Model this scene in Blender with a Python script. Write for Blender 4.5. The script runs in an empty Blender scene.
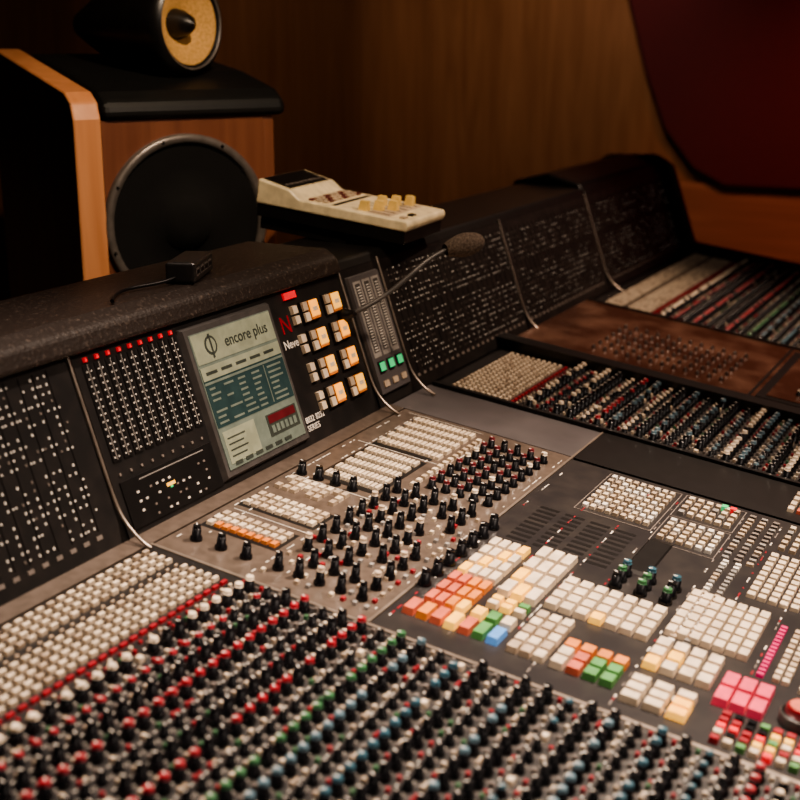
import bpy, math, random
from mathutils import Vector, Matrix
random.seed(7)
S=bpy.context.scene
# ------------------------------------------------------------------ materials
MATS={}
def mat(name,col,rough=.5,metal=0,emit=0,noise=None,bump=0,spec=.5):
    if name in MATS: return MATS[name]
    m=bpy.data.materials.new(name); m.use_nodes=True; nt=m.node_tree; b=nt.nodes['Principled BSDF']
    b.inputs['Base Color'].default_value=(*col,1); b.inputs['Roughness'].default_value=rough; b.inputs['Metallic'].default_value=metal
    b.inputs['Specular IOR Level'].default_value=spec
    if emit:
        b.inputs['Emission Color'].default_value=(*col,1); b.inputs['Emission Strength'].default_value=emit
    tc=nt.nodes.new('ShaderNodeTexCoord'); n=nt.nodes.new('ShaderNodeTexNoise'); nt.links.new(tc.outputs['Object'],n.inputs['Vector'])
    sc,c2,lo,hi=noise if noise else (40,tuple(c*.75 for c in col),.35,.65)
    n.inputs['Scale'].default_value=sc; n.inputs['Detail'].default_value=6
    r=nt.nodes.new('ShaderNodeValToRGB'); r.color_ramp.elements[0].position=lo; r.color_ramp.elements[1].position=hi
    r.color_ramp.elements[0].color=(*col,1); r.color_ramp.elements[1].color=(*c2,1)
    nt.links.new(n.outputs['Fac'],r.inputs['Fac']); nt.links.new(r.outputs['Color'],b.inputs['Base Color'])
    if bump:
        bp=nt.nodes.new('ShaderNodeBump'); bp.inputs['Strength'].default_value=bump; bp.inputs['Distance'].default_value=.003
        nt.links.new(n.outputs['Fac'],bp.inputs['Height']); nt.links.new(bp.outputs['Normal'],b.inputs['Normal'])
    MATS[name]=m; return m
def wood(name,a,bc,scale=(14,14,.9),rough=.45):
    m=bpy.data.materials.new(name); m.use_nodes=True; nt=m.node_tree; b=nt.nodes['Principled BSDF']; b.inputs['Roughness'].default_value=rough
    tc=nt.nodes.new('ShaderNodeTexCoord'); mp=nt.nodes.new('ShaderNodeMapping'); mp.inputs['Scale'].default_value=scale
    nt.links.new(tc.outputs['Object'],mp.inputs['Vector'])
    n=nt.nodes.new('ShaderNodeTexNoise'); n.inputs['Scale'].default_value=1.5; n.inputs['Detail'].default_value=8; n.inputs['Distortion'].default_value=1.2
    nt.links.new(mp.outputs['Vector'],n.inputs['Vector'])
    r=nt.nodes.new('ShaderNodeValToRGB'); r.color_ramp.elements[0].position=.3; r.color_ramp.elements[1].position=.7
    r.color_ramp.elements[0].color=(*a,1); r.color_ramp.elements[1].color=(*bc,1)
    nt.links.new(n.outputs['Fac'],r.inputs['Fac']); nt.links.new(r.outputs['Color'],b.inputs['Base Color'])
    MATS[name]=m; return m
mat('black',(.01,.009,.009),.36); mat('panel_black',(.012,.011,.011),.4,0,0,(30,(.02,.017,.016),.4,.7))
mat('knob',(.009,.009,.011),.25); mat('cream',(.78,.65,.49),.38); mat('cream2',(.52,.41,.3),.42); mat('white',(.85,.8,.72),.5)
mat('red',(.33,.018,.03),.35); mat('darkred',(.12,.015,.02),.35); mat('green',(.04,.15,.06),.4); mat('blue',(.04,.11,.15),.3); mat('bluegrey',(.1,.17,.21),.3)
mat('grey',(.3,.28,.26),.5); mat('orange',(.75,.25,.06),.45); mat('pink',(.8,.07,.14),.5,0,.08); mat('salmon',(.62,.15,.09),.45)
mat('lightblue',(.12,.33,.75),.4,0,.2); mat('ltgreen',(.1,.3,.09),.45); mat('magenta',(.6,.03,.15),.4,0,.15); mat('yellow',(1,.55,.1),.4,0,.5)
mat('lit',(1,.4,.05),.4,0,.9); mat('lit2',(1,.5,.09),.4,0,.7); mat('ledgreen',(.06,.55,.2),.4,0,.5); mat('ledred',(.8,.03,.04),.4,0,.4)
mat('dot',(.75,.69,.6),.5,0,.1); mat('dotdim',(.2,.17,.15),.5)
mat('taupe',(.135,.105,.085),.36,.2,0,(60,(.09,.07,.055),.35,.7)); mat('slate',(.13,.12,.122),.33,.2,0,(8,(.09,.083,.085),.35,.7))
mat('darkpanel',(.024,.022,.023),.34,.1,0,(20,(.038,.034,.032),.4,.7)); mat('trim',(.5,.42,.35),.35,.8)
mat('copper',(.07,.03,.02),.24,.3,0,(9,(.22,.12,.085),.42,.78),0); mat('copper_knob',(.04,.02,.016),.3)
mat('vinyl',(.024,.017,.014),.42,0,0,(150,(.13,.1,.08),.56,.85),.35)
mat('screen',(.16,.19,.155),.2,0,.14); mat('scr_teal',(.03,.055,.055),.2,0,.16); mat('scr_lt',(.27,.285,.2),.2,0,.17); mat('scr_tx',(.05,.06,.05),.4)
mat('foam',(.08,.057,.043),.95,0,0,(300,(.16,.12,.09),.4,.6),.8); mat('ivory',(.85,.72,.47),.4); mat('kevlar',(.75,.45,.18),.5,0,0,(200,(.58,.33,.11),.4,.6),.2); mat('knobyellow',(.85,.6,.22),.4)
mat('fabric',(.075,.008,.012),.95,0,0,(250,(.055,.006,.01),.4,.6),.3); mat('fabric_blk',(.005,.005,.005),.95); mat('cap_black',(.008,.008,.008),.5)
mat('floor_m',(.05,.03,.02),.6); mat('ceil_m',(.08,.07,.06),.9); mat('metal_grey',(.14,.13,.125),.4,.5); mat('ring',(.26,.23,.21),.35,.5); mat('hub_grey',(.03,.028,.027),.3)
wood('wood_wall',(.15,.07,.036),(.22,.112,.06)); wood('wood_dark',(.05,.018,.009),(.1,.038,.018),rough=.4)
wood('wood_orange',(.6,.25,.11),(.75,.35,.17),rough=.35); wood('wood_cherry',(.17,.058,.03),(.25,.095,.05)); wood('wood_low',(.17,.075,.042),(.27,.13,.08),(3,.9,16))
# ------------------------------------------------------------------ mesh builder
class MB:
    def __init__(s): s.v=[];s.f=[];s.m=[];s.names=[];s.sm=[]
    def mi(s,n):
        if n not in s.names: s.names.append(n)
        return s.names.index(n)
    def add(s,vs,fs,ms,smooth=False):
        o=len(s.v); s.v+= [tuple(a) for a in vs]
        for f,m in zip(fs,ms): s.f.append([i+o for i in f]); s.m.append(s.mi(m)); s.sm.append(smooth)
    def box(s,c,sz,m,B=None,taper=1.0,mtop=None):
        ex,ey,ez=B or (Vector((1,0,0)),Vector((0,1,0)),Vector((0,0,1)))
        a,b,h=sz[0]/2,sz[1]/2,sz[2]; c=Vector(c)   # c = centre of the base
        vs=[c+ex*(x*a*t)+ey*(y*b*t)+ez*z for z,t in((0,1),(h,taper)) for x,y in((-1,-1),(1,-1),(1,1),(-1,1))]
        s.add(vs,[(3,2,1,0),(4,5,6,7),(0,1,5,4),(1,2,6,5),(2,3,7,6),(3,0,4,7)],[m,mtop or m,m,m,m,m])
    def prof(s,c,rs,ms,B=None,n=12,cap=True,capm=None):
        ex,ey,ez=B or (Vector((1,0,0)),Vector((0,1,0)),Vector((0,0,1))); c=Vector(c); vs=[];fs=[];mm=[]
        for r,h in rs:
            for i in range(n):
                a=2*math.pi*i/n; vs.append(c+ex*(r*math.cos(a))+ey*(r*math.sin(a))+ez*h)
        for j in range(len(rs)-1):
            for i in range(n):
                k=(i+1)%n; fs.append((j*n+i,j*n+k,(j+1)*n+k,(j+1)*n+i)); mm.append(ms[j])
        s.add(vs,fs,mm,True)
        if cap:
            o=len(vs)-n; s.add(vs[o:],[tuple(range(n))],[capm or ms[-1]])
    def knob(s,c,B,r=.0075,h=.017,cap='knob',body='knob',n=10,ang=None):
        s.prof(c,[(r*1.2,0),(r*1.15,h*.22),(r*.88,h*.3),(r*.8,h*.78),(r*.76,h*.78),(r*.7,h)],[body,body,body,cap,cap],B,n,True,cap)
        a=random.uniform(-.8,.8)+1.57 if ang is None else ang
        d=B[0]*math.cos(a)+B[1]*math.sin(a); q=B[2].cross(d)
        s.box(Vector(c)+B[2]*h+d*(r*.35),(r*.7,r*.22,.0005),'white',(d,q,B[2]))
    def obj(s,name,parent=None):
        me=bpy.data.meshes.new(name); me.from_pydata(s.v,[],s.f)
        for n in s.names: me.materials.append(MATS[n])
        me.polygons.foreach_set('material_index',s.m); me.polygons.foreach_set('use_smooth',s.sm); me.update()
        o=bpy.data.objects.new(name,me); S.collection.objects.link(o)
        if parent: o.parent=parent
        return o
def empty(name,loc=(0,0,0)):
    e=bpy.data.objects.new(name,None); e.location=loc; S.collection.objects.link(e); return e
def extrude(name,poly,x0,x1,m,parent=None,bev=0):
    n=len(poly); vs=[(x0,a,b) for a,b in poly]+[(x1,a,b) for a,b in poly]
    fs=[tuple(range(n))[::-1],tuple(range(n,2*n))]+[(i,(i+1)%n,n+(i+1)%n,n+i) for i in range(n)]
    b=MB(); b.add(vs,fs,[m]*len(fs)); o=b.obj(name,parent)
    import bmesh
    bm=bmesh.new(); bm.from_mesh(o.data); bmesh.ops.recalc_face_normals(bm,faces=bm.faces); bm.to_mesh(o.data); bm.free()
    if bev:
        md=o.modifiers.new('b','BEVEL'); md.width=bev; md.segments=3; md.limit_method='ANGLE'
    return o
def tube(name,pts,r,m,parent=None):
    cu=bpy.data.curves.new(name,'CURVE'); cu.dimensions='3D'; cu.bevel_depth=r; cu.bevel_resolution=3
    sp=cu.splines.new('NURBS'); sp.points.add(len(pts)-1)
    for p,q in zip(sp.points,pts): p.co=(*q,1)
    sp.use_endpoint_u=True; sp.order_u=4; cu.materials.append(MATS[m])
    o=bpy.data.objects.new(name,cu); S.collection.objects.link(o)
    if parent: o.parent=parent
    return o
def text(s,loc,B,size,m,parent,name):
    cu=bpy.data.curves.new(name,'FONT'); cu.body=s; cu.size=size; cu.extrude=.0003; cu.offset=.0002; cu.materials.append(MATS[m])
    o=bpy.data.objects.new(name,cu); S.collection.objects.link(o)
    M=Matrix((B[0],B[1],B[2])).transposed().to_4x4(); M.translation=Vector(loc); o.matrix_world=M
    o.parent=parent; return o
# ------------------------------------------------------------------ console frames
EX=Vector((1,0,0))
DB=(EX,Vector((0,.9903,.1386)),Vector((0,-.1386,.9903)))
FB=(EX,Vector((0,.3214,.947)),Vector((0,-.947,.3214)))
def D(x,y,h=0): return Vector((x,y,.9-.14*(1.149-y)))+DB[2]*h
def F(x,s,h=0): return Vector((x,1.149,.9))+FB[1]*s+FB[2]*h
con=empty('mixing_console')
YF=-.06
def dz(y): return .9-.14*(1.149-y)
X0,X1=.5,4.38
extrude('desk_body',[(1.149,.9),(YF,dz(YF)),(YF-.05,dz(YF)-.02),(YF-.05,dz(YF)-.07),(.05,.64),(.3,.6),(1.3,.62),(1.42,.7),(1.455,1.16),(1.455,1.17),(1.26,1.17),(1.243,1.165)],X0,X1,'black',con)
extrude('pedestal',[(.5,0),(1.3,0),(1.3,.63),(.45,.62)],X0+.25,X1-.25,'black',con,.02)
extrude('bridge_padding',[(1.225,1.168),(1.238,1.2),(1.262,1.214),(1.44,1.216),(1.468,1.2),(1.475,1.15),(1.45,1.12),(1.25,1.17)],X0,2.155,'vinyl',con,.008)
extrude('bridge_top_far',[(1.236,1.165),(1.25,1.188),(1.44,1.195),(1.465,1.18),(1.465,1.13),(1.25,1.15)],2.158,3.6,'black',con,.006)
extrude('bridge_top_end',[(1.236,1.165),(1.262,1.2),(1.36,1.225),(1.47,1.2),(1.465,1.13),(1.25,1.15)],3.6,X1,'black',con,.01)
for nm,a,b in(('cheek_near',X0-.05,X0),('cheek_far',X1,X1+.045)):
    extrude(nm,[(YF-.06,dz(YF)-.08),(YF-.06,dz(YF)+.03),(1.12,.935),(1.21,1.19),(1.27,1.225),(1.44,1.22),(1.48,1.19),(1.43,.62),(1.3,.55),(.2,.55)],a,b,'black',con,.01)
# ------------------------------------------------------------------ deck plates
pl=MB()
def plate(x0,x1,y0,y1,m,h=.004): pl.box(D((x0+x1)/2,(y0+y1)/2),(x1-x0,(y1-y0)/.9903,h),m,DB)
plate(X0,1.392,YF,1.115,'panel_black'); plate(X0,2.2,1.118,1.148,'taupe',.005)
plate(1.40,2.2,.768,1.115,'taupe'); plate(2.203,2.375,.768,1.146,'slate'); plate(1.40,2.19,YF,.762,'darkpanel')
plate(2.195,2.375,YF,.762,'black',.006); plate(2.39,2.75,YF,1.14,'panel_black'); plate(3.35,4.375,YF,1.14,'panel_black')
plate(1.393,1.399,YF,1.12,'trim',.005); plate(1.40,2.375,.763,.767,'trim',.006); plate(2.377,2.388,YF,1.14,'black',.012)
plate(2.752,2.80,YF,1.2,'black',.03); plate(2.80,3.35,YF,1.14,'copper',.018); plate(2.80,3.35,.58,.586,'black',.02); plate(3.34,3.352,YF,1.14,'black',.022)
plate(2.84,3.31,.1,.57,'black',.02); plate(2.86,3.29,.11,.55,'copper',.022)
pl.obj('deck_plates',con)
# ------------------------------------------------------------------ channel strips
def channels(name,x0,x1,pitch,n=10,light=0):
    b=MB(); N=int((x1-x0)/pitch)
    seq=['cream','red','knob','red','knob','knob','red','knob','green','bluegrey','knob','blue','knob','knob','bluegrey','knob','blue','knob','bluegrey','knob','blue','knob','blue','knob','red','cream','red','knob','red','knob','blue','red','knob','red','red']
    if light: seq=['cream','red','cream','knob','cream','red','bluegrey','cream','knob','bluegrey','knob','bluegrey','knob','bluegrey','cream','bluegrey','bluegrey','knob']*2
    bp=pitch*.74; M=int((x1-x0)/bp)
    for i in range(M):
        x=x0+bp*(i+.5); y=1.103; j=0
        while y>.985:
            if not(j==4 and not light): b.box(D(x,y,.004),(bp*.66,.0062,.006),'cream' if random.random()>.15 else 'cream2',DB,.85)
            else: b.box(D(x,y,.004),(bp*.35,.003,.003),'cream2',DB,.85)
            y-=.0131; j+=1
        b.box(D(x,.971,.004),(bp*.7,.006,.005),'red',DB,.85)
        b.box(D(x,.960,.004),(bp*.3,.004,.004),random.choice(['red','cream','cream2']),DB,.85)
    for i in range(N):
        x=x0+pitch*(i+.5)
        y=.935; k=0
        b.box(D(x+pitch*.5,(YF+.95)/2,.004),(.0012,.95-YF,.0006),'dotdim',DB)
        while y>YF+.02:
            c=seq[k%len(seq)]
            if random.random()<.22: c='knob'
            big=(k%3!=1)
            if random.random()<.96: b.knob(D(x,y,.004),DB,.0078 if big else .0062,.0215 if big else .014,c,'knob',n)
            else: b.box(D(x,y,.004),(.011,.009,.007),'cream',DB,.8)
            c2=random.choice(['cream','cream2','red','green','cream','red','dotdim','dotdim'])
            b.box(D(x+pitch*.33,y+.0145,.004),(.0052,.0055,.006),c2,DB,.8)
            b.box(D(x-pitch*.33,y+.0145,.004),(.005,.0045,.005),random.choice(['cream','cream2','dotdim','red']),DB,.8) if random.random()<.35 else None
            for q in(-1,1): b.box(D(x+q*pitch*.38,y,.004),(.0014,.0026,.0006),'dot',DB)
            b.box(D(x,y+.0125,.004),(.005,.0014,.0006),'dot',DB)
            y-=.029; k+=1
    b.obj(name,con)
channels('channel_strips_left',X0+.01,1.387,.0265,12)
channels('channel_strips_mid',2.395,2.748,.0252,8,1)
channels('channel_strips_far',3.36,4.37,.0265,6)
# ------------------------------------------------------------------ master section
ms=MB()
def grid(x0,x1,y0,y1,nx,ny,mf,fx=.75,fy=.75,h=.006,skip=0,base=.004):
    px=(x1-x0)/nx; py=(y1-y0)/ny
    for i in range(nx):
        for j in range(ny):
            if random.random()<skip: continue
            m=mf if isinstance(mf,str) else (mf(i,j) if callable(mf) else random.choice(mf))
            ms.box(D(x0+px*(i+.5),y0+py*(j+.5),base),(px*fx,py*fy,h),m,DB,.86)
def knobs(x0,x1,y0,y1,nx,ny,caps,r=.0075,h=.02,skip=0,body='knob'):
    px=(x1-x0)/nx; py=(y1-y0)/ny
    for i in range(nx):
        for j in range(ny):
            if random.random()<skip: continue
            ms.knob(D(x0+px*(i+.5),y0+py*(j+.5),.004),DB,r,h,random.choice(caps),body,12)
def frame(x0,x1,y0,y1,m='dot',w=.0015,h=.0005):
    for a,b_,c,d_ in((x0,x1,y0,y0+w),(x0,x1,y1-w,y1),(x0,x0+w,y0,y1),(x1-w,x1,y0,y1)): ms.box(D((a+b_)/2,(c+d_)/2,.004),(b_-a,d_-c,h),m,DB)
# rear half
grid(1.79,1.965,.962,1.065,5,12,'cream',.66,.8); grid(1.99,2.17,.945,1.07,5,13,'cream',.66,.8)
for a,b_ in((1.782,1.972),(1.982,2.178)): grid(a,b_,.955,1.075,1,1,'black',1,1,.0008)
grid(1.50,1.56,.975,1.1,3,9,lambda i,j:['orange','cream','cream2'][i] if random.random()>.2 else 'cream'); grid(1.60,1.66,.97,1.1,3,9,['cream','cream2','cream'])
grid(1.495,1.565,.97,1.105,1,1,'black',1,1,.0008); grid(1.595,1.665,.965,1.105,1,1,'black',1,1,.0008)
grid(1.69,1.75,.985,1.1,3,8,['cream','cream2'],skip=.1)
knobs(1.86,2.15,.785,.915,8,5,['darkred','darkred','knob','cream','darkred'],.0075,.02); grid(1.855,2.15,.922,.938,14,1,['cream','cream2'],.6,.6,.005)
knobs(1.43,1.84,.785,.955,10,5,['knob','knob','knob','cream2'],.0072,.027,.15)
grid(1.42,1.84,.775,.96,18,10,['cream','cream2','grey','red'],.34,.34,.005,.35)
knobs(1.42,1.48,.97,1.1,1,3,['knob'],.008,.024); knobs(1.765,1.78,.98,1.11,1,4,['knob'],.008,.024)
for x in(1.58,1.76,1.98,2.185): ms.box(D(x,1.02,.004),(.0012,.16,.0005),'dot',DB)
for i in range(160):
    x=random.uniform(1.42,2.17); y=random.choice([.775,.922,.962,1.078,1.105]); ms.box(D(x,y,.004),(random.uniform(.004,.012),.0018,.0005),'dot',DB)
# front half
grid(1.985,2.165,.555,.675,8,9,['cream','cream','cream2','white'],.6,.7); frame(1.975,2.175,.548,.682,'dotdim')
grid(1.95,2.05,.44,.535,5,6,['cream','cream2','white'],.6,.7); grid(2.075,2.17,.44,.535,4,6,['cream2','grey','cream'],.6,.7)
frame(1.94,2.06,.434,.541,'dotdim'); frame(2.066,2.178,.434,.541,'dotdim')
ms.box(D(2.16,.47,.004),(.014,.012,.008),'ledgreen',DB,.85); ms.box(D(2.16,.455,.004),(.014,.012,.008),'ledred',DB,.85)
for i in range(9):
    for j in range(4): ms.box(D(1.79+i*.0185,.578+j*.044,.003),(.009,.034,.0012),'black',DB)
grid(1.80,1.95,.50,.54,1,1,'black',1,1,.002)
grid(1.62,1.95,.385,.425,22,2,['white','cream2','grey'],.55,.5,.004)
grid(1.95,2.17,.37,.43,12,3,['grey','cream2','dotdim'],.5,.6,.004)
grid(1.84,2.03,.2,.362,9,10,'cream',.72,.8); grid(2.05,2.17,.2,.36,5,9,['cream2','grey','cream'],.6,.6)
knobs(1.53,1.82,.745,.765,7,1,['knob'],.0088,.024)
grid(1.50,1.76,.672,.735,7,4,lambda i,j:'yellow' if (i+j)%6==0 else ('salmon' if i<3 and j>1 else ('orange' if i<3 and j<3 else 'cream')),.86,.85,.009)
grid(1.59,1.78,.602,.662,4,3,lambda i,j:'yellow' if (i,j) in((0,1),(1,2)) else 'cream',.9,.88,.01)
grid(1.452,1.495,.6,.745,1,7,lambda i,j:['lightblue','ltgreen','salmon','yellow','salmon','orange','salmon'][j],.9,.82,.01)
grid(1.50,1.53,.6,.665,1,3,lambda i,j:['cream','ltgreen','yellow'][j],.9,.82,.01)
grid(1.45,1.58,.535,.59,5,3,['cream','cream2','cream'],.85,.85,.009); grid(1.545,1.58,.6,.66,2,3,['cream','ltgreen','yellow'],.8,.8,.009)
grid(1.60,1.71,.44,.595,4,7,lambda i,j:'yellow' if (i,j)==(0,3) else 'cream',.84,.85,.009)
knobs(1.725,1.80,.435,.55,3,3,['knob','blue','knob','green'],.009,.024)
grid(1.45,1.53,.44,.53,3,4,lambda i,j:['ltgreen','ltgreen','salmon','cream'][j] if i<2 else 'orange',.88,.85,.01)
grid(1.64,1.80,.312,.43,6,7,'cream',.86,.88,.009)
grid(1.53,1.62,.335,.43,3,4,lambda i,j:'yellow' if (i,j) in((1,2),(0,3)) else 'cream',.85,.85,.01); grid(1.43,1.5,.34,.43,3,3,lambda i,j:'lit2' if (i,j) in((0,0),(1,0)) else 'cream',.8,.85,.01)
grid(1.50,1.585,.262,.328,2,3,'pink',.92,.94,.011)
grid(1.61,1.78,.283,.296,14,1,'magenta',.7,.8,.005); grid(1.61,1.78,.25,.275,10,2,['cream','cream2'],.7,.8,.006)
ms.prof(D(1.53,.222,.004),[(.026,0),(.026,.012),(.024,.014),(.02,.014),(.019,.022),(.016,.025)],['metal_grey','metal_grey','black','darkred','red'],DB,28,True,'salmon')
grid(1.41,1.49,.12,.31,5,12,['red','ltgreen','yellow','cream','red','ledred','knob'],.7,.75,.008); grid(1.6,1.8,.05,.24,10,10,['cream','cream2','grey'],.7,.75,.007)
knobs(1.83,2.17,.0,.18,9,4,['knob','red','bluegrey']); grid(1.41,1.58,-.03,.1,8,7,['cream','green','red'],.7,.7)
grid(2.23,2.34,.30,.38,4,5,['cream','salmon','cream2'],.7,.7,.006,0,.006)
for i in range(220):
    x=random.uniform(1.42,2.17); y=random.choice([.597,.667,.433,.545,.37,.30,.752]); ms.box(D(x,y,.004),(random.uniform(.004,.014),.0022,.0005),random.choice(['dot','dotdim','red']),DB)
for i in range(6):
    for j in range(12): ms.knob(D(2.9+i*.05,.66+j*.028,.018),DB,.005,.008,'copper_knob','copper_knob',8)
    for j in range(12): ms.knob(D(2.92+i*.05,.16+j*.03,.022),DB,.006,.012,'cream2','black',8)
ms.obj('master_section_controls',con)
# ------------------------------------------------------------------ bridge face
fc=MB()
def fbox(x0,x1,s0,s1,m,h=.003,base=0,taper=1): fc.box(F((x0+x1)/2,(s0+s1)/2,base),(x1-x0,s1-s0,h),m,FB,taper)
secs=[X0,1.38,2.155,2.95,3.58,X1]
for a,b_ in zip(secs[:-1],secs[1:]): fbox(a+.006,b_-.006,.004,.283,'panel_black',.003)
def meters(x0,x1,pitch,s0,s1,sp,w,hh,dim=.3):
    n=int((x1-x0)/pitch); rows=int((s1-s0)/sp)
    for i in range(n):
        x=x0+pitch*(i+.5)
        fbox(x-pitch*.02,x+pitch*.02,s0,s1,'black',.001,.003)
        fbox(x-pitch*.3,x+pitch*.12,s0-.012,s0-.006,'dotdim',.001,.003)
        for j in range(rows):
            r=(j*7+3)%11
            if r in(0,): continue
            for q,pr in((-.25,.95),(.1,.55),(.3,.25)):
                if random.random()<pr*(1 if r%2 else .75):
                    fc.box(F(x+pitch*q,s0+sp*(j+.5),.003),(w,hh if q<0 else hh*.7,.0012),'dot' if random.random()>dim else 'dotdim',FB)
meters(X0+.02,1.372,.0275,.035,.272,.0118,.0028,.0038,.15)
meters(2.335,2.94,.0275,.04,.265,.0125,.0024,.003,.4); meters(2.97,3.57,.0275,.04,.265,.0135,.0024,.0028,.6); meters(3.6,4.36,.0275,.04,.265,.0135,.0024,.0028,.65)
for i in range(9):
    x=1.402+i*.0252
    fbox(x,x+.019,.115,.262,'black',.0015,.003)
    fbox(x+.009,x+.0102,.118,.262,'grey',.0008,.0045)
    for j in range(13):
        fc.box(F(x+.005,.122+j*.0108,.0045),(.0022,.0022,.001),'dot',FB); fc.box(F(x+.0145,.122+j*.0108,.0045),(.0022,.0022,.001),'dot',FB)
    fbox(x+.006,x+.012,.266,.273,'ledred',.004,.003,.85)
for i in range(9): fc.box(F(1.407+i*.0252,.096,.003),(.004,.004,.002),'dotdim',FB)
fbox(1.40,1.625,.012,.085,'black',.002,.003); fbox(1.44,1.6,.078,.0795,'grey',.0008,.005)
for j in range(4):
    for i in range(12):
        if random.random()<.6: fc.box(F(1.43+i*.015,.02+j*.014,.005),(.005,.003,.001),'ledgreen' if (i,j)==(5,2) else random.choice(['dot','dotdim']),FB)
fbox(1.495,1.515,.05,.055,'yellow',.001,.005)
# monitor
fbox(1.628,1.89,.015,.27,'metal_grey',.010,.002,.96); fbox(1.642,1.876,.03,.256,'screen',.002,.0115)
fbox(1.644,1.874,.205,.254,'scr_lt',.001,.0133); fbox(1.644,1.874,.1,.2,'scr_teal',.001,.0133)
for j in range(7):
    for q in range(4):
        if random.random()<.85: fbox(1.652+q*.04,1.652+q*.04+random.uniform(.015,.034),.105+j*.0095,.1085+j*.0095,'screen',.0006,.0143)
    fbox(1.82,1.82+random.uniform(.02,.045),.105+j*.0095,.1085+j*.0095,'screen',.0006,.0143)
fbox(1.644,1.874,.178,.2,'scr_lt',.0008,.0143); fbox(1.644,1.874,.171,.175,'screen',.0008,.0143); fbox(1.81,1.812,.104,.17,'screen',.0008,.0143)
for q in range(5): fbox(1.655+q*.042,1.685+q*.042,.186,.191,'scr_tx',.0004,.0151)
fbox(1.65,1.74,.038,.092,'scr_lt',.0008,.0133); fbox(1.775,1.868,.05,.088,'scr_tx',.0008,.0133); fbox(1.78,1.863,.072,.086,'darkred',.0003,.0141)
for j in range(4): fbox(1.658,1.70+.008*(j%2),.048+j*.01,.0505+j*.01,'scr_tx',.0004,.0141)
for i in range(6): fbox(1.783+i*.0135,1.792+i*.0135,.055,.068,'screen',.0006,.0141); fbox(1.66+i*.03,1.68+i*.03,.034,.040,'scr_tx',.0006,.0141)
text('encore plus',F(1.728,.221,.0145),FB,.027,'scr_tx',con,'screen_text')
fc.prof(F(1.69,.231,.0143),[(.016,0),(.016,.0006)],['scr_tx'],FB,20); fc.prof(F(1.69,.231,.0149),[(.012,0),(.012,.0004)],['scr_lt'],FB,20); fbox(1.688,1.692,.21,.25,'scr_tx',.0004,.0153)
# button panel
for r_ in range(4):
    s=.232-r_*.054
    for c_ in range(2):
        x=1.985+c_*.08
        fbox(x,x+.056,s-.022,s+.02,'black',.005,.003,.95)
        fbox(x+.002,x+.02,s-.02,s-.002,'cream',.006,.006,.85); fbox(x+.002,x+.02,s,s+.018,'cream2',.006,.006,.85)
        lit=['lit','lit2','lit2','lit'][(r_+2*c_)%4]
        fbox(x+.022,x+.054,s-.02,s+.018,'orange',.006,.006,.9); fbox(x+.0235,x+.0525,s-.014,s+.0165,lit,.002,.012,.9); fbox(x+.03,x+.046,s-.004,s+.004,'cream',.0005,.014,.9)
    for q in range(2): fbox(1.955,1.973,s-.018+q*.019,s-.002+q*.019,'cream',.007,.003,.85)
fbox(1.945,1.985,.262,.275,'ledred',.004,.003)
text('N',F(1.912,.205,.0035),FB,.045,'red',con,'logo_text'); text('Neve',F(1.905,.178,.0035),FB,.022,'white',con,'label_text')
text('8032 8232\nSERIES',F(1.90,.042,.0035),FB,.015,'white',con,'series_text')
# fader meter panel
fbox(2.17,2.295,.025,.268,'slate',.008,.002,.97)
for i in range(3):
    x=2.182+i*.037
    fbox(x,x+.03,.1,.255,'grey',.001,.0095); fbox(x+.006,x+.024,.11,.25,'metal_grey',.001,.0102)
    for j in range(24): fbox(x+.009,x+.021,.113+j*.0056,.1145+j*.0056,'dot',.0006,.0111)
    fbox(x+.003,x+.027,.068,.092,'black',.004,.0095,.9); fbox(x+.005,x+.025,.072,.089,'ledgreen',.001,.0136); fbox(x+.005,x+.025,.04,.052,'cream2',.003,.0095)
fc.obj('bridge_face_panels',con)
for k,x in enumerate(secs[1:-1]+[2.315]):
    tube('trim_strip_%d'%k,[F(x,.29,.003),F(x,.2,.003),F(x,.08,.003),F(x,.03,.005),D(x,1.118,.009),D(x,1.105,.007)],.0028,'trim',con)
# ------------------------------------------------------------------ gooseneck microphone
mic=empty('gooseneck_microphone')
tube('gooseneck',[F(2.12,.2,.012),F(2.12,.2,.03),(2.163,1.15,1.118),(2.212,1.10,1.172),(2.25,1.08,1.200),(2.285,1.055,1.212)],.0048,'metal_grey',mic)
b=MB(); b.prof(F(2.12,.2,.004),[(.014,0),(.014,.012),(.009,.018),(.006,.03)],['black']*3,FB,20); b.obj('mount',mic)
d=Vector((.064,-.05,.013)).normalized(); q=d.cross(Vector((0,0,1))).normalized(); w=q.cross(d)
b=MB(); L=.088; rs=[]
for i in range(13):
    t=i/12; rs.append((max(.0005,.027*math.sin(math.pi*min(1,.12+.88*t))**.55*(.75+.25*t)),L*t))
b.prof(Vector((2.272,1.064,1.208)),rs,['foam']*12,(q,w,d),24); b.obj('foam_windscreen',mic)
# ------------------------------------------------------------------ remote controller on bridge
rem=empty('reverb_remote_controller')
b=MB(); W,Ln=.22,.345
pr=[(0,.0),(0,.052),(-.075,.04),(-.1,.024),(-Ln,.022),(-Ln-.004,.012),(-Ln,.0)]
n=len(pr); vs=[(0,y,z) for y,z in pr]+[(W,y,z) for y,z in pr]
b.add(vs,[tuple(range(n)),tuple(range(n,2*n))[::-1]]+[(i,n+i,n+(i+1)%n,(i+1)%n) for i in range(n)],['ivory']*(n+2))
o=b.obj('shell',rem); md=o.modifiers.new('b','BEVEL'); md.width=.004; md.segments=3
b=MB(); b.box((W/2,-Ln/2,-.026),(W-.006,Ln-.006,.0262),'black'); b.box((W/2,-.11,-.053),(W*.9,.2,.03),'black'); b.obj('stand',rem)
b=MB(); sl=Vector((0,.987,.158)); NB=(Vector((1,0,0)),sl,Vector((0,-.158,.987)))
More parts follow.
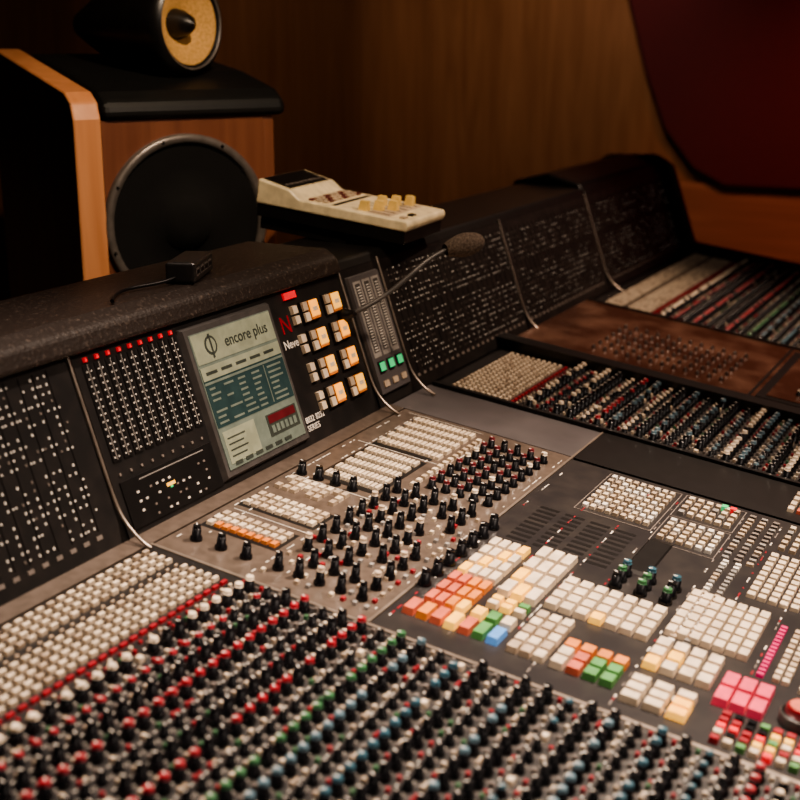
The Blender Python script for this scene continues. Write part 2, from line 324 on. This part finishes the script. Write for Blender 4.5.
b.box((W/2,-.038,.0462),(W*.86,.064,.0015),'black',NB); b.box((W/2-.02,-.03,.0478),(.08,.016,.0005),'darkred',NB)
for i in range(8): b.box((.03+i*.022,-.055,.0445),(.011,.008,.001),'dotdim',NB)
for i in range(8):
    for j in range(3): b.box((.027+i*.0232,-.118-j*.016,.0232),(.016,.01,.004),'cream2' if (i+j)%3 else 'darkred')
b.box((W/2,-.172,.0228),(W*.86,.01,.001),'black'); b.box((W/2,-.25,.0222),(W*.86,.1,.0006),'cream2')
for i in range(6):
    b.box((.032+i*.031,-.25,.0226),(.004,.085,.0008),'black'); b.box((.032+i*.031,-.235-.02*(i%3),.023),(.018,.02,.02),'knobyellow',None,.8)
b.box((.03,-.325,.0226),(.02,.012,.003),'cream2'); b.box((.075,-.325,.0226),(.02,.012,.003),'black'); b.obj('controls',rem)
rem.location=(2.32,1.53,1.268); rem.rotation_euler=(math.radians(7.5),0,math.radians(5))
# ------------------------------------------------------------------ usb hub with cable
hub=empty('usb_hub'); b=MB(); b.box((0,0,0),(.13,.05,.034),'hub_grey'); o=b.obj('case',hub); md=o.modifiers.new('b','BEVEL'); md.width=.005; md.segments=3
b=MB(); FBh=(Vector((1,0,0)),Vector((0,0,1)),Vector((0,-1,0)))
for i in range(4): b.box((-.045+i*.028,-.025,.017),(.02,.013,.0008),'ring',FBh); b.box((-.045+i*.028,-.0257,.017),(.016,.007,.0006),'black',FBh)
b.obj('ports',hub); hub.location=(1.765,1.30,1.2165); hub.rotation_euler=(0,0,math.radians(22))
tube('cable',[(-.05,.005,.012),(-.08,.01,.006),(-.12,.06,.004),(-.17,.08,.004),(-.24,.06,.004)],.0028,'black',hub)
# ------------------------------------------------------------------ loudspeaker
sp=empty('studio_monitor_speaker'); R90=(Vector((1,0,0)),Vector((0,0,1)),Vector((0,-1,0)))
side=[(0,.7),(0,1.47),(.015,1.505),(.05,1.525),(.52,1.61),(.56,1.58),(.56,.7)]
for nm,a,a2 in(('side_panel_left',-.25,-.188),('side_panel_right',.195,.225)):
    o=extrude(nm,side if nm.endswith('left') else [(.014,.7),(.014,1.464),(.06,1.464),(.56,1.464),(.56,.7)],a,a2,'wood_orange' if nm.endswith('left') else 'wood_cherry',sp,.006)
    o.data.materials.append(MATS['wood_dark'])
    if nm.endswith('left'):
        for p_ in o.data.polygons:
            if abs(p_.normal.x)>.9: p_.material_index=1  # broad faces in darker wood; the outer side's shade is in the colour
extrude('baffle',[(.012,.7),(.012,1.465),(.5,1.465),(.5,.7)],-.189,.195,'wood_cherry',sp)
extrude('top_cap',[(-.005,1.467),(.0,1.50),(.04,1.525),(.2,1.56),(.5,1.6),(.52,1.467)],-.187,.25,'cap_black',sp,.02)
extrude('plinth',[(.02,0),(.02,.67),(.54,.67),(.54,0)],-.24,.22,'wood_dark',sp,.01)
b=MB(); b.prof((0,.013,1.24),[(.193,0),(.193,.012),(.188,.016),(.176,.016),(.172,.006)],['ring']*4,R90,64,False)
b.prof((0,.013,1.24),[(.173,.008),(.12,.004),(.06,.001),(.055,.012),(.02,.018),(.001,.019)],['fabric_blk']*5,R90,64)
for i in range(8):
    a=i*math.pi/4+.3; b.prof((.184*math.cos(a),-.003,1.24+.184*math.sin(a)),[(.004,0),(.003,.003)],['black'],R90,8)
b.obj('woofer',sp)
hd_=MB(); hb=R90
rs=[(.001,-.34),(.03,-.32),(.07,-.24),(.1,-.14),(.115,-.05),(.117,0),(.112,.02),(.1,.028)]
hd_.prof((0,0,0),rs,['black']*7,hb,48,False)
hd_.prof((0,0,0),[(.1,.028),(.096,.026),(.09,.02),(.082,.022),(.034,-.02),(.032,-.02)],['ring','black','kevlar','kevlar','black'],hb,48,False)
hd_.prof((0,0,0),[(.034,-.02),(.03,.0),(.018,.024),(.001,.036)],['black']*3,hb,32)
hd_.box((0,.08,-.16),(.1,.16,.08),'black')
o=hd_.obj('midrange_head',sp); o.location=(.075,.16,1.665); o.rotation_euler=(0,0,math.radians(24))
sp.location=(2.355,1.73,0); sp.rotation_euler=(0,0,math.radians(-30))
for o in sp.children:
    if o.name!='plinth': o.location.z-=.03
# ------------------------------------------------------------------ room
def room(name,x0,x1,y0,y1,z0,z1,m):
    b=MB(); b.box(((x0+x1)/2,(y0+y1)/2,z0),(x1-x0,y1-y0,z1-z0),m); return b.obj(name)
room('floor',-2.2,6.2,-3.2,3.1,-.1,0,'floor_m'); room('ceiling',-2.2,6.2,-3.2,3.1,3.0,3.1,'ceil_m')
room('wall_east',6.0,6.1,-3.2,3.1,0,3,'wood_wall'); room('wall_north',-2.2,6.0,2.9,3.0,0,3,'wood_wall')
room('wall_west',-2.2,-2.1,-3.2,2.9,0,3,'wood_dark'); room('wall_south',-2.1,6.0,-3.2,-3.1,0,3,'wood_dark')
b=MB(); b.box((5.993,-.7,0),(.012,4.9,.965),'wood_low'); b.obj('trim_1')
extrude('acoustic_panel',[(1.40,.955),(1.55,1.03),(1.69,1.2),(1.79,1.45),(1.90,1.82),(2.02,2.5),(-1.5,2.5),(-1.5,.955)],5.95,5.998,'fabric',None,.02)
# ------------------------------------------------------------------ camera + lights
cam=bpy.data.cameras.new('camera'); co=bpy.data.objects.new('camera',cam); S.collection.objects.link(co)
co.location=(0,0,1.6); co.rotation_euler=(math.pi/2-math.atan(360/1300),0,math.radians(27.1-90)); cam.sensor_width=36; cam.lens=36*1300/800
cam.dof.use_dof=True; cam.dof.focus_distance=2.2; cam.dof.aperture_fstop=3.4; S.camera=co
def area(name,loc,tgt,size,power,col):
    l=bpy.data.lights.new(name,'AREA'); l.energy=power; l.color=col; l.size=size
    o=bpy.data.objects.new(name,l); S.collection.objects.link(o); o.location=loc
    o.rotation_euler=(Vector(tgt)-Vector(loc)).to_track_quat('-Z','Y').to_euler(); return o
def spot(name,loc,tgt,power,col,ang,blend=.8,r=.04):
    l=bpy.data.lights.new(name,'SPOT'); l.energy=power; l.color=col; l.spot_size=math.radians(ang); l.spot_blend=blend; l.shadow_soft_size=r
    o=bpy.data.objects.new(name,l); S.collection.objects.link(o); o.location=loc
    o.rotation_euler=(Vector(tgt)-Vector(loc)).to_track_quat('-Z','Y').to_euler(); return o
spot('unseen_spot',(2.5,.0,2.9),(1.7,.5,.85),450,(1,.78,.62),50,1)
spot('unseen_spot',(1.3,1.0,2.9),(1.2,.8,.85),190,(1,.8,.66),55,1)  # off-camera spot, raised to brighten the left bridge dots and channels
spot('unseen_spot',(3.6,.2,2.9),(3.1,.8,.9),200,(1,.73,.55),60,1)
spot('unseen_spot',(4.4,.2,2.9),(6,.6,.8),190,(1,.42,.28),62,1)  # off-camera spot added to warm the low wood and red panel
spot('unseen_spot',(4.6,1.6,2.9),(6,2.2,1.7),85,(1,.72,.5),70,1)  # off-camera spot added to brighten the east wall
spot('unseen_spot',(3.6,1.4,2.9),(4.6,2.9,1.4),34,(1,.72,.5),70,1)  # added spot, lifts the north wall; no fixture in view
spot('unseen_spot',(1.6,.5,2.9),(2.3,1.7,1.3),110,(1,.77,.55),42)  # added spot to brighten the loudspeaker; no fixture in view
area('soft_fill',(1.2,-.9,2.9),(2,1,.9),1.6,18,(1,.84,.72))  # soft fill added over the console, not a ceiling fixture
w=bpy.data.worlds.new('world'); S.world=w; w.use_nodes=True; w.node_tree.nodes['Background'].inputs[0].default_value=(.9,.72,.6,1); w.node_tree.nodes['Background'].inputs[1].default_value=.1
S.view_settings.look='AgX - Medium High Contrast'
S.view_settings.exposure=.35
